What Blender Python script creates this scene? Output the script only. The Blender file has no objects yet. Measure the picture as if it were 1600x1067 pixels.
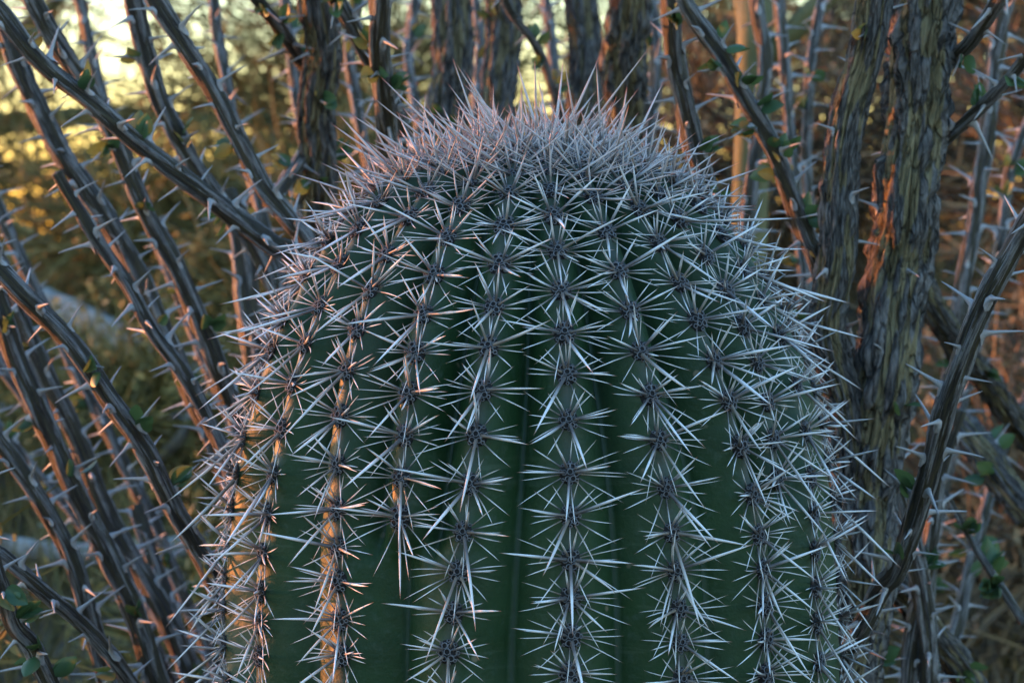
import bpy, math, random
import numpy as np
from mathutils import Vector, Matrix, noise as mnoise

random.seed(7); rng = np.random.default_rng(7)
S = bpy.context.scene
R = math.radians

# ------------------------------------------------------------------ camera, sky, sun, exposure
Z0 = 0.75                      # height of the picture's centre on the cactus axis
DIST = 1.74; PITCH = R(1.9); AXIS_PX = 832.0
PXM = 0.36 / 1600.0            # metres per photo pixel per metre of depth (100 mm lens, 36 mm sensor)
CAMX = -(AXIS_PX - 800) * PXM * DIST
CDIR = np.array([0, math.cos(PITCH), -math.sin(PITCH)])
CUP = np.array([0, math.sin(PITCH), math.cos(PITCH)])
CPOS = np.array([CAMX, 0, Z0]) - DIST * CDIR
cam_d = bpy.data.cameras.new('camera'); cam = bpy.data.objects.new('camera', cam_d)
S.collection.objects.link(cam); S.camera = cam
cam.location = CPOS; cam.rotation_euler = (R(90) - PITCH, 0, 0)
cam_d.lens = 100; cam_d.sensor_width = 36; cam_d.clip_start = 0.05; cam_d.clip_end = 3000
cam_d.dof.use_dof = True; cam_d.dof.focus_distance = 1.60; cam_d.dof.aperture_fstop = 16

SUN_AZ, SUN_EL = 61.0, 2.3     # degrees to the left of the viewing direction, above the horizon
W = bpy.data.worlds.new('World'); S.world = W; W.use_nodes = True
wn = W.node_tree.nodes; wl = W.node_tree.links
sky = wn.new('ShaderNodeTexSky'); sky.sky_type = 'NISHITA'; sky.sun_disc = False
sky.sun_elevation = R(SUN_EL); sky.sun_rotation = R(-SUN_AZ)
sky.air_density = 1.15; sky.dust_density = 0.6; sky.ozone_density = 3.0
wn['Background'].inputs[1].default_value = 0.15
wl.new(sky.outputs[0], wn['Background'].inputs[0])
sun_d = bpy.data.lights.new('sun', 'SUN'); sun_o = bpy.data.objects.new('sun', sun_d)
S.collection.objects.link(sun_o)
sun_d.energy = 0.54; sun_d.angle = R(0.53); sun_d.color = (1.0, 0.30, 0.085)
sv = Vector((-math.sin(R(SUN_AZ)) * math.cos(R(SUN_EL)), math.cos(R(SUN_AZ)) * math.cos(R(SUN_EL)), math.sin(R(SUN_EL))))
sun_o.rotation_euler = sv.to_track_quat('Z', 'Y').to_euler()
S.view_settings.view_transform = 'Standard'; S.view_settings.look = 'None'
S.view_settings.exposure = 4.35; S.view_settings.gamma = 1.0
S.cycles.use_denoising = True

# ------------------------------------------------------------------ helpers
def ray(px, py):
    d = CDIR + (px - 800) * PXM * np.array([1.0, 0, 0]) + (533.5 - py) * PXM * CUP
    return d
def at(px, py, Y):
    d = ray(px, py); k = (Y - CPOS[1]) / d[1]
    return CPOS + k * d
def proj(P):
    v = np.asarray(P) - CPOS; dep = v @ CDIR
    return 800 + v[..., 0] / dep / PXM, 533.5 - (v @ CUP) / dep / PXM
def smooth(a, b, x):
    t = np.clip((x - a) / (b - a), 0, 1); return t * t * (3 - 2 * t)
def nrm(v):
    v = np.asarray(v, float); return v / (np.linalg.norm(v, axis=-1, keepdims=True) + 1e-12)
def terrain(x, y):
    x = np.asarray(x, float); y = np.asarray(y, float)
    h = (0.60 + 0.10 * smooth(-0.4, 0.8, x)) * smooth(0.7, 3.5, y + 0.25 * np.sin(x * 1.1 + 0.6))
    h = h + 0.03 * np.sin(x * 3.1 + y * 2.3) + 0.02 * np.sin(x * 5.7 - y * 4.1) + 0.25 * np.sin(x * 0.05) * np.sin(y * 0.04)
    return h - 0.3 * smooth(8, 40, y)
def ground_at(px, py, lift=0.0):
    d = ray(px, py); k = 2.2
    while k < 60:
        p = CPOS + d * k
        if p[2] < terrain(p[0], p[1]) + lift: return p
        k += 0.01
    return CPOS + d * 8

def make_mesh(name, V, F, mats, attrs=None, smooth_sh=True, midx=None):
    me = bpy.data.meshes.new(name)
    V = np.asarray(V, np.float32).reshape(-1, 3)
    Fs = [np.asarray(f, np.int32) for f in (F if isinstance(F, list) else [F]) if len(f)]
    nl = sum(f.size for f in Fs); nf = sum(len(f) for f in Fs)
    me.vertices.add(len(V)); me.vertices.foreach_set('co', V.ravel())
    me.loops.add(nl); me.polygons.add(nf)
    me.loops.foreach_set('vertex_index', np.concatenate([f.ravel() for f in Fs]))
    tot = np.concatenate([np.full(len(f), f.shape[1], np.int32) for f in Fs])
    me.polygons.foreach_set('loop_start', np.concatenate([[0], np.cumsum(tot)[:-1]]).astype(np.int32))
    me.polygons.foreach_set('loop_total', tot)
    me.polygons.foreach_set('use_smooth', np.full(nf, smooth_sh))
    for m in (mats if isinstance(mats, (list, tuple)) else [mats]): me.materials.append(m)
    if midx is not None: me.polygons.foreach_set('material_index', np.asarray(midx, np.int32))
    me.update(calc_edges=True)
    for k, a in (attrs or {}).items():
        a = np.asarray(a, np.float32)
        if a.ndim == 2:
            at_ = me.attributes.new(k, 'FLOAT_VECTOR', 'POINT'); at_.data.foreach_set('vector', a.ravel())
        else:
            at_ = me.attributes.new(k, 'FLOAT', 'POINT'); at_.data.foreach_set('value', a)
    return me
def link(name, me, parent=None, mat=None):
    o = bpy.data.objects.new(name, me); S.collection.objects.link(o)
    if parent is not None: o.parent = parent
    if mat is not None: o.matrix_basis = mat
    return o
def tag(o, label=None, cat=None, group=None, kind=None):
    if label: o['label'] = label
    if cat: o['category'] = cat
    if group: o['group'] = group
    if kind: o['kind'] = kind
    return o
def empty(name, loc, label, cat, group=None):
    o = bpy.data.objects.new(name, None); S.collection.objects.link(o); o.location = loc
    o.empty_display_size = 0.1
    return tag(o, label, cat, group)
def frame_matrix(x, y, z, p):
    m = Matrix.Identity(4)
    for i in range(3):
        m[i][0] = x[i]; m[i][1] = y[i]; m[i][2] = z[i]; m[i][3] = p[i]
    return m

# ------------------------------------------------------------------ materials
class NT:
    def __init__(s, name, rough=0.7, spec=0.3):
        s.m = bpy.data.materials.new(name); s.m.use_nodes = True
        s.t = s.m.node_tree; s.b = s.t.nodes['Principled BSDF']
        s.b.inputs['Roughness'].default_value = rough
        s.b.inputs['Specular IOR Level'].default_value = spec
    def n(s, typ, ins=None, **kw):
        nd = s.t.nodes.new(typ)
        for k, v in kw.items(): setattr(nd, k, v)
        for k, v in (ins or {}).items():
            if hasattr(v, 'is_output'): s.t.links.new(v, nd.inputs[k])
            else: nd.inputs[k].default_value = v
        return nd
    def attr(s, name, out='Fac'): return s.n('ShaderNodeAttribute', attribute_name=name).outputs[out]
    def noise(s, vec, scale, detail=4, rough=0.6, mscale=None):
        if mscale is not None:
            vec = s.n('ShaderNodeMapping', {'Vector': vec, 'Scale': mscale}).outputs[0]
        return s.n('ShaderNodeTexNoise', {'Vector': vec, 'Scale': scale, 'Detail': detail, 'Roughness': rough}).outputs['Fac']
    def ramp(s, fac, stops):
        r = s.n('ShaderNodeValToRGB', {'Fac': fac}); e = r.color_ramp.elements
        while len(e) < len(stops): e.new(0.5)
        for k, (p, c) in enumerate(stops):
            e[k].position = p; e[k].color = (c, c, c, 1) if not isinstance(c, tuple) else (*c, 1)
        return r.outputs['Color']
    def mix(s, fac, a, b, typ='MIX'):
        nd = s.n('ShaderNodeMix', data_type='RGBA', blend_type=typ)
        for sock, v in ((nd.inputs[0], fac), (nd.inputs[6], a), (nd.inputs[7], b)):
            if hasattr(v, 'is_output'): s.t.links.new(v, sock)
            elif isinstance(v, tuple): sock.default_value = (*v, 1)
            else: sock.default_value = v
        return nd.outputs[2]
    def math(s, op, a, b=0.0, clamp=False):
        nd = s.n('ShaderNodeMath', {0: a, 1: b}, operation=op, use_clamp=clamp); return nd.outputs[0]
    def bump(s, h, strength, dist):
        bp = s.n('ShaderNodeBump', {'Height': h, 'Strength': strength, 'Distance': dist})
        s.t.links.new(bp.outputs[0], s.b.inputs['Normal'])
    def color(s, c):
        if hasattr(c, 'is_output'): s.t.links.new(c, s.b.inputs['Base Color'])
        else: s.b.inputs['Base Color'].default_value = (*c, 1)
        return s
    def link(s, o, name): s.t.links.new(o, s.b.inputs[name])

def m_body():
    k = NT('cactus_skin', 0.5, 0.18); co = k.n('ShaderNodeTexCoord').outputs['Object']
    n1 = k.noise(co, 22, 5); n2 = k.noise(co, 160, 3)
    base = k.mix(k.ramp(n1, [(0.3, 0.0), (0.7, 1.0)]), (0.006, 0.023, 0.007), (0.015, 0.040, 0.012))
    base = k.mix(k.math('MULTIPLY', k.ramp(n2, [(0.54, 0.0), (0.74, 1.0)]), 0.6), base, (0.030, 0.052, 0.034))
    crest = k.math('MULTIPLY', k.attr('crest'), k.ramp(k.noise(co, 60, 4), [(0.3, 0.45), (0.65, 1.0)]))
    base = k.mix(crest, base, (0.052, 0.056, 0.047))
    big = k.noise(co, 7, 4)
    base = k.mix(k.math('MULTIPLY', k.ramp(big, [(0.45, 0.0), (0.66, 1.0)]), 0.55), base, (0.025, 0.044, 0.024))
    crs = k.noise(co, 1.0, 4, 0.6, (14, 14, 150))
    base = k.mix(k.math('MULTIPLY', k.ramp(crs, [(0.60, 0.0), (0.68, 1.0)]), 0.35), base, (0.045, 0.066, 0.040))
    vor = k.n('ShaderNodeTexVoronoi', {'Vector': co, 'Scale': 48.0, 'Randomness': 1.0}).outputs['Distance']
    scar = k.math('MULTIPLY', k.ramp(vor, [(0.07, 1.0), (0.12, 0.0)]), k.ramp(k.noise(co, 30, 2), [(0.55, 0.0), (0.6, 1.0)]))
    base = k.mix(k.math('MULTIPLY', scar, 0.8), base, (0.14, 0.115, 0.075))
    base = k.mix(k.attr('felt'), base, (0.20, 0.15, 0.10))
    seam = k.attr('seam')
    base = k.mix(k.math('MULTIPLY', seam, 0.5), base, (0.028, 0.045, 0.036))
    k.color(base)
    k.link(k.ramp(n1, [(0.2, 0.45), (0.8, 0.65)]), 'Roughness')
    h = k.math('ADD', k.math('MULTIPLY', k.noise(co, 90, 4), 0.6), k.math('MULTIPLY', k.noise(co, 420, 2), 0.25))
    k.bump(h, 0.25, 0.004); return k.m
def m_spine(name, tipc, midc):
    k = NT(name, 0.5, 0.3); t = k.attr('t')
    co = k.n('ShaderNodeTexCoord').outputs['Object']
    c = k.ramp(t, [(0.0, (0.03, 0.028, 0.03)), (0.16, (0.06, 0.056, 0.06)), (0.36, (0.34, 0.325, 0.325)), (0.52, midc),
                   (0.84, midc), (0.95, tipc), (1.0, tuple(x * 0.5 for x in tipc))])
    c = k.mix(k.ramp(k.noise(co, 130, 4), [(0.35, 0.0), (0.75, 0.5)]), c, (0.20, 0.165, 0.15))
    c = k.mix(k.math('MULTIPLY', k.math('POWER', k.attr('rnd'), 3.0), 0.5), c, (0.25, 0.19, 0.13))
    k.color(c); return k.m
def m_simple(name, c1, c2, scale, rough=0.8, spec=0.2, bump=0.0, coord='Object', subs=0.0):
    k = NT(name, rough, spec); co = k.n('ShaderNodeTexCoord').outputs[coord]
    n = k.noise(co, scale, 5)
    k.color(k.mix(k.ramp(n, [(0.3, 0.0), (0.7, 1.0)]), c1, c2))
    if bump: k.bump(n, 0.6, bump)
    return k.m
def m_leaf(name, c1, c2, c3):
    k = NT(name, 0.5, 0.35); rnd = k.n('ShaderNodeObjectInfo').outputs['Random']
    co = k.n('ShaderNodeTexCoord').outputs['Object']
    c = k.mix(rnd, c1, c2); c = k.mix(k.ramp(k.noise(co, 2.5, 3), [(0.64, 0.0), (0.80, 0.8)]), c, c3)
    k.color(c)
    tr = k.n('ShaderNodeBsdfTranslucent', {'Color': k.mix(0.5, c, (0.22, 0.24, 0.05))})
    mx = k.n('ShaderNodeMixShader', {0: 0.3, 1: k.b.outputs[0], 2: tr.outputs[0]})
    k.t.links.new(mx.outputs[0], k.t.nodes['Material Output'].inputs[0]); return k.m
def m_foliage(name, c1, c2, c3):
    k = NT(name, 0.6, 0.2); rnd = k.attr('rnd')
    c = k.ramp(rnd, [(0.0, c1), (0.55, c2), (1.0, c3)])
    k.color(c)
    tr = k.n('ShaderNodeBsdfTranslucent', {'Color': c})
    mx = k.n('ShaderNodeMixShader', {0: 0.3, 1: k.b.outputs[0], 2: tr.outputs[0]})
    k.t.links.new(mx.outputs[0], k.t.nodes['Material Output'].inputs[0]); return k.m
def m_cane():
    k = NT('ocotillo_cane_bark', 0.6, 0.35); co = k.attr('barkco', 'Vector'); rid = k.attr('ridge')
    fine = k.noise(co, 1.0, 6, 0.75, (3.6, 3.6, 34)); streak = k.noise(co, 1.0, 6, 0.7, (4.2, 4.2, 24))
    f = k.math('ADD', rid, k.math('MULTIPLY', k.math('SUBTRACT', streak, 0.5), 2.6))
    f = k.ramp(f, [(0.27, 0.0), (0.40, 1.0)])
    olive = k.mix(k.ramp(fine, [(0.40, 0.0), (0.60, 1.0)]), (0.018, 0.011, 0.007), (0.100, 0.078, 0.034))
    gray = k.mix(k.ramp(fine, [(0.36, 0.0), (0.64, 1.0)]), (0.085, 0.070, 0.062), (0.43, 0.405, 0.39))
    c = k.mix(f, olive, gray)
    c = k.mix(k.ramp(k.noise(co, 1.0, 6, 0.72, (3.4, 3.4, 20)), [(0.55, 0.0), (0.62, 0.9)]), c, (0.03, 0.026, 0.025))
    sp = k.noise(co, 1.0, 4, 0.7, (6.5, 6.5, 70))
    c = k.mix(k.ramp(sp, [(0.50, 0.0), (0.60, 0.7)]), c, (0.045, 0.034, 0.030))
    k.color(c)
    k.bump(k.math('ADD', streak, k.math('MULTIPLY', fine, 1.0)), 1.0, 0.009); return k.m
def m_trunk():
    k = NT('ocotillo_trunk_bark', 0.8, 0.2); co = k.attr('barkco', 'Vector'); rid = k.attr('ridge')
    fine = k.noise(co, 1.0, 6, 0.7, (7, 7, 70)); streak = k.noise(co, 1.0, 5, 0.65, (6, 6, 16))
    f = k.ramp(k.math('ADD', rid, k.math('MULTIPLY', k.math('SUBTRACT', streak, 0.5), 0.8)), [(0.26, 0.0), (0.42, 1.0)])
    ol = k.mix(k.ramp(streak, [(0.35, 0.0), (0.65, 1.0)]), (0.11, 0.085, 0.042), (0.42, 0.335, 0.185))
    gr = k.mix(k.ramp(fine, [(0.35, 0.0), (0.68, 1.0)]), (0.030, 0.025, 0.022), (0.30, 0.27, 0.25))
    c = k.mix(f, ol, gr)
    wv = k.n('ShaderNodeVectorMath', {0: k.n('ShaderNodeMapping', {'Vector': co, 'Scale': (4.2, 4.2, 34)}).outputs[0],
        1: k.n('ShaderNodeTexNoise', {'Vector': k.n('ShaderNodeMapping', {'Vector': co, 'Scale': (6, 6, 50)}).outputs[0], 'Scale': 1.0, 'Detail': 3.0}).outputs['Color']}, operation='ADD').outputs[0]
    ed = k.n('ShaderNodeTexVoronoi', {'Vector': wv, 'Scale': 1.0}, feature='DISTANCE_TO_EDGE').outputs['Distance']
    gap = k.ramp(ed, [(0.02, 0.0), (0.10, 1.0)])
    c = k.mix(k.math('MULTIPLY', k.math('SUBTRACT', 1.0, gap), 0.6), c, (0.016, 0.014, 0.013)); k.color(c)
    k.bump(k.math('ADD', k.math('ADD', k.math('MULTIPLY', streak, 0.6), k.math('MULTIPLY', gap, 0.5)), fine), 1.0, 0.010); return k.m

M = dict(body=m_body(),
         spine=m_spine('spine_grey', (0.24, 0.10, 0.055), (0.66, 0.64, 0.64)),
         young=m_spine('spine_young', (0.40, 0.075, 0.03), (0.46, 0.38, 0.37)),
         pit=m_simple('areole_pit', (0.006, 0.006, 0.007), (0.016, 0.015, 0.016), 300),
         felt=m_simple('areole_felt', (0.035, 0.035, 0.04), (0.15, 0.15, 0.16), 300, 0.9),
         cane=m_cane(), trunk=m_trunk(),
         thorn=m_simple('thorn_horn', (0.12, 0.105, 0.10), (0.36, 0.34, 0.335), 90, 0.5, 0.3),
         leaf=m_leaf('ocotillo_leaf', (0.028, 0.072, 0.038), (0.05, 0.10, 0.036), (0.15, 0.12, 0.02)),
         soil=m_simple('desert_soil', (0.055, 0.042, 0.028), (0.12, 0.09, 0.06), 9, 0.95, 0.1, 0.03),
         grass=m_foliage('dry_grass', (0.07, 0.065, 0.022), (0.16, 0.125, 0.045), (0.30, 0.21, 0.085)),
         pv=m_foliage('palo_verde_twigs', (0.070, 0.058, 0.016), (0.17, 0.138, 0.042), (0.33, 0.245, 0.085)),
         brush=m_foliage('brown_brush', (0.055, 0.040, 0.026), (0.15, 0.105, 0.058), (0.30, 0.20, 0.10)),
         pvbark=m_simple('palo_verde_bark', (0.06, 0.058, 0.020), (0.12, 0.105, 0.045), 14, 0.7, 0.2, 0.01),
         dead=m_simple('weathered_wood', (0.06, 0.056, 0.05), (0.27, 0.26, 0.235), 22, 0.85, 0.1, 0.01))

# ------------------------------------------------------------------ ground
gx = np.concatenate([-np.geomspace(900, 5, 26), np.linspace(-4.8, 4.8, 120), np.geomspace(5, 900, 26)])
gy = np.concatenate([-np.geomspace(900, 3, 20), np.linspace(-2.8, 9, 150), np.geomspace(9.3, 2000, 30)])
GX, GY = np.meshgrid(gx, gy); GZ = terrain(GX, GY)
nx = len(gx); ny = len(gy); idx = np.arange(nx * ny).reshape(ny, nx)
F = np.stack([idx[:-1, :-1], idx[:-1, 1:], idx[1:, 1:], idx[1:, :-1]], -1).reshape(-1, 4)
tag(link('ground', make_mesh('ground', np.stack([GX, GY, GZ], -1), F, M['soil'])), kind='structure')

# ------------------------------------------------------------------ saguaro: body
PROF_PX = [(0, 248), (60, 249), (120, 253), (180, 264), (230, 287), (275, 325), (312, 368), (345, 415), (375, 465), (402, 520),
           (428, 590), (448, 680), (461, 770), (469, 860), (474, 950), (477, 1050), (480, 1300), (474, 1700), (455, 2250), (440, 2560)]
pp = []
for r_, py in PROF_PX:
    a = at(AXIS_PX + r_, py, 0.0); pp.append((a[0] - at(AXIS_PX, py, 0.0)[0], a[2]))
pp = np.array(pp)
def catmull(P, n):
    P = np.asarray(P, float); Q = np.vstack([2 * P[0] - P[1], P, 2 * P[-1] - P[-2]]); out = []
    for i in range(1, len(Q) - 2):
        t = np.linspace(0, 1, n, endpoint=False)[:, None]
        a, b, c, d = Q[i - 1], Q[i], Q[i + 1], Q[i + 2]
        out.append(0.5 * (2 * b + (c - a) * t + (2 * a - 5 * b + 4 * c - d) * t**2 + (3 * b - a - 3 * c + d) * t**3))
    return np.vstack(out + [Q[-2][None]])
pf = catmull(pp, 24); pf[:, 0] = np.maximum(pf[:, 0], 0)
PS = np.concatenate([[0], np.cumsum(np.linalg.norm(np.diff(pf, axis=0), axis=1))])
PR, PZ = pf[:, 0], pf[:, 1]; SMAX = PS[-1]
def prof_r(s): return np.interp(s, PS, PR)
def prof_z(s): return np.interp(s, PS, PZ)
def unproject(px, py):
    d = nrm(ray(px, py)); k = np.linspace(1.3, 2.1, 4000); P = CPOS + k[:, None] * d
    rr = np.hypot(P[:, 0], P[:, 1]); zi = np.interp(-P[:, 2], -PZ, PR)
    g = rr - np.where(P[:, 2] > PZ[0], 0, zi) + np.maximum(P[:, 2] - PZ[0], 0)
    hit = np.where(g <= 0)[0]; i = hit[0] if len(hit) else int(np.argmin(g))
    p = P[i]; th = math.degrees(math.atan2(p[0], -p[1]))
    return th, float(np.interp(-p[2], -PZ, PS))
AREOLES = {
 'A': [(479,431),(449,502),(435,549),(407,613),(385,684),(371,740),(365,795),(361,851),(359,906),(358,955),(356,1010),(355,1062)],
 'B': [(564,360),(530,414),(503,480),(481,539),(462,600),(442,671),(428,740),(421,803),(416,865),(411,924),(406,972),(409,1025)],
 'C': [(640,341),(606,400),(581,455),(564,515),(543,579),(535,650),(527,726),(527,795),(532,856),(534,908),(534,968),(534,1022)],
 'D': [(719,324),(700,373),(679,431),(665,493),(651,551),(639,614),(633,681),(629,746),(626,808)],
 'E': [(795,305),(788,355),(779,415),(770,481),(764,543),(756,610),(750,680),(737,756),(726,831),(710,893),(707,957),(706,1018)],
 'F': [(865,340),(871,394),(876,456),(881,522),(884,585),(889,657),(890,739),(890,806),(890,875),(890,934),(893,993),(890,1052)],
 'G': [(925,310),(946,364),(968,426),(983,487),(999,550),(1012,618),(1024,688),(1037,763),(1050,832),(1056,892),(1059,951),(1061,1003),(1061,1060)],
 'H': [(997,329),(1029,381),(1063,443),(1088,501),(1111,564),(1133,627),(1155,697),(1174,773),(1183,836),(1190,889),(1192,944),(1194,999),(1194,1054)],
 'N': [(1058,344),(1100,401),(1132,455),(1157,510),(1180,567),(1197,629),(1208,686),(1209,748)],
 'I': [(1158,423),(1192,471),(1212,525),(1239,600),(1256,674),(1266,745),(1266,803),(1266,862),(1271,917),(1275,972),(1275,1034)],
}
ORDER = ['A','B','C','D','E','F','G','H','N','I','J'] + ['K%d' % i for i in range(7)]
NR = len(ORDER)
rib_s, rib_fit = {}, {}
for k, lst in AREOLES.items():
    q = np.array([unproject(*p) for p in lst]); q = q[np.argsort(q[:, 1])]
    for i in range(1, len(q)): q[i, 1] = max(q[i, 1], q[i - 1, 1] + 0.011)
    rib_s[k] = q[:, 1]; sm = np.maximum(q[:, 1], 0.02)
    pf_ = np.polyfit(q[:, 1], q[:, 0], 3 if len(q) > 9 else 2)
    lo, hi = q[0, 1], q[-1, 1]
    rib_fit[k] = (lambda s, pf_=pf_, lo=lo, hi=hi: np.polyval(pf_, np.clip(s, lo, hi)))
END = {'D': rib_s['D'][-1] + 0.010, 'N': rib_s['N'][-1] + 0.004}
def rib_angles(s):
    """crest angle (degrees) of every rib at arc length s (array) -> (NR, len(s))"""
    s = np.atleast_1d(s); T = {k: rib_fit[k](s) for k in AREOLES}
    for k, a, b in (('D', 'C', 'E'), ('N', 'H', 'I')):
        w = smooth(END[k] - 0.01, END[k] + 0.05, s); T[k] = T[k] * (1 - w) + 0.5 * (T[a] + T[b]) * w
    T['I'] = np.maximum(T['I'], T['N'] + 7)
    T['J'] = np.maximum(T['I'] + 20, 90 + 0 * s)
    gap = (360 + T['A'] - T['J']) / 8
    for i in range(7): T['K%d' % i] = T['J'] + gap * (i + 1)
    A = np.stack([T[k] for k in ORDER])
    for i in range(1, NR): A[i] = np.maximum(A[i], A[i - 1] + 4)
    return A
NCOL = 22
sr = np.concatenate([np.linspace(0.0015, 0.10, 50), np.linspace(0.103, 0.62, 190), np.linspace(0.63, SMAX, 40)])
A = rib_angles(sr)                                            # (NR, ns)
A2 = np.vstack([A, A[:1] + 360])
tt = np.arange(NCOL) / NCOL
def groove(x, s):                                             # x: 0 in the groove, 1 on the crest
    return 1 - np.sin(np.pi * x / 2) ** (0.85 + 0.25 * smooth(0.2, 0.45, s))
TH = np.zeros((len(sr), NR * NCOL)); DEP = np.zeros_like(TH); CR = np.zeros_like(TH); SEAM = np.zeros_like(TH)
Rr = prof_r(sr)
for g in range(NR):
    a0, a1 = A2[g][:, None], A2[g + 1][:, None]; th = a0 + (a1 - a0) * tt; x = np.abs(2 * tt - 1)[None] + 0 * th
    arc = np.radians(a1 - a0) * Rr[:, None]
    def depth(arc, s): return np.minimum(0.60 * arc, 0.018 + 0.018 * smooth(0.34, 0.12, s))
    d = depth(arc, sr[:, None]) * groove(x, sr[:, None]); cr = np.exp(-((1 - x) * arc / 2 / 0.0042) ** 2)
    se = np.exp(-(x * arc / 2 / 0.0016) ** 2)
    k0, k1 = ORDER[g], ORDER[(g + 1) % NR]
    for ins, lft, rgt in (('D', 'C', 'E'), ('N', 'H', 'I')):
        if ins in (k0, k1):
            w = smooth(END[ins] - 0.004, END[ins] + 0.020, sr)[:, None]
            b0, b1 = A[ORDER.index(lft)][:, None], A[ORDER.index(rgt)][:, None]
            xx = np.abs(2 * (th - b0) / (b1 - b0) - 1); arc2 = np.radians(b1 - b0) * Rr[:, None]
            d2 = depth(arc2, sr[:, None]) * groove(xx, sr[:, None])
            d = d * (1 - w) + d2 * w; cr = cr * (1 - w) + w * np.exp(-((1 - xx) * arc2 / 2 / 0.0042) ** 2)
            se = se * (1 - w) + w * np.exp(-(xx * arc2 / 2 / 0.0016) ** 2)
    c = slice(g * NCOL, (g + 1) * NCOL); TH[:, c] = th; DEP[:, c] = d; CR[:, c] = cr; SEAM[:, c] = se
ds = 1e-3
tr_ = (prof_r(sr + ds) - prof_r(np.maximum(sr - ds, 0))); tz_ = (prof_z(sr + ds) - prof_z(np.maximum(sr - ds, 0)))
ln = np.hypot(tr_, tz_) + 1e-9; nr_, nz_ = -tz_ / ln, tr_ / ln    # outward normal of the profile
nr_ = np.abs(nr_); nz_ = np.where(sr < 0.6, np.abs(nz_), nz_)
DEP = np.minimum(DEP, 0.7 * Rr[:, None])
DEP += 0.0012 * SEAM * smooth(0.03, 0.1, sr)[:, None]
und = np.array([[mnoise.noise((math.cos(math.radians(t)) * 4, math.sin(math.radians(t)) * 4, s * 14)) for t in TH[i, ::4]] for i, s in enumerate(sr)])
DEP += 0.0011 * np.repeat(und, 4, axis=1)[:, :DEP.shape[1]] * smooth(0.02, 0.08, sr)[:, None]

# areole list: (rib, s, theta)
ARE = []
for g, k in enumerate(ORDER):
    if k in rib_s:
        sl = list(rib_s[k]); lowest = k in ('D', 'N')
    else:
        sl = [0.13 + rng.uniform(-.01, .01)]; lowest = False
    s = sl[0]
    while True:
        s -= 0.0085 + 0.10 * s
        if s < (0.006 if g % 2 else 0.020): break
        sl.insert(0, s)
    if not lowest:
        s = sl[-1]
        while s < SMAX - 0.06:
            s += (0.011 + 0.08 * s if s < 0.15 else 0.0235) * rng.uniform(0.94, 1.06); sl.append(s)
    for s in sl:
        th = float(rib_angles(s)[g, 0]); ARE.append((k, s, th))
def crest_frame(s, th):
    t = math.radians(th); r = float(prof_r(s)); z = float(prof_z(s))
    e = 2e-3; dr = float(prof_r(s + e) - prof_r(max(s - e, 0))); dz = float(prof_z(s + e) - prof_z(max(s - e, 0)))
    L = math.hypot(dr, dz) + 1e-9; dr /= L; dz /= L
    out = np.array([math.sin(t), -math.cos(t), 0]); zz = np.array([0, 0, 1.0])
    down = out * dr + zz * dz; n = out * (-dz) + zz * dr
    up = -down; side = np.cross(up, n)
    return r * out + z * zz, n, up, nrm(side)
P_are, N_are, U_are, V_are = [], [], [], []
for k, s, th in ARE:
    p, n, u, v = crest_frame(s, th); P_are.append(p); N_are.append(n); U_are.append(u); V_are.append(v)
P_are = np.array(P_are); N_are = np.array(N_are); U_are = np.array(U_are); V_are = np.array(V_are)
S_are = np.array([a[1] for a in ARE])
Tr = np.radians(TH); rad = Rr[:, None] - DEP * nr_[:, None]; zz = prof_z(sr)[:, None] - DEP * nz_[:, None] * 0.8
V = np.stack([rad * np.sin(Tr), -rad * np.cos(Tr), zz], -1)
NV = np.stack([nr_[:, None] * np.sin(Tr), -nr_[:, None] * np.cos(Tr), nz_[:, None] + 0 * Tr], -1)
bump = np.zeros(Tr.shape)
Vf = V.reshape(-1, 3)
for p in P_are[S_are > 0.03]:
    d2 = ((Vf - p) ** 2).sum(1); m = d2 < 0.03 ** 2
    bump.reshape(-1)[m] += 0.0026 * np.exp(-d2[m] / 0.0085 ** 2)
V = V + NV * bump[..., None]
ns, nc = Tr.shape; idx = np.arange(ns * nc).reshape(ns, nc); nxt = np.roll(idx, -1, axis=1)
Fq = np.stack([idx[:-1], idx[1:], nxt[1:], nxt[:-1]], -1).reshape(-1, 4)
apex = np.array([[0, 0, prof_z(0.0)]]); ai = ns * nc
Ft = np.stack([np.full(nc, ai), idx[0], nxt[0]], -1)
feltA = np.concatenate([np.repeat(smooth(0.06, 0.015, sr), nc), [1.0]])
cactus = empty('saguaro_cactus', (0, 0, 0), 'thick green ribbed saguaro cactus covered in pale grey spines', 'cactus')
link('body', make_mesh('body', np.vstack([V.reshape(-1, 3), apex]), [Fq, Ft], M['body'],
     {'crest': np.append(CR.ravel() * 0.9, 0), 'felt': feltA, 'seam': np.append(SEAM.ravel(), 0)}), cactus)

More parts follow.
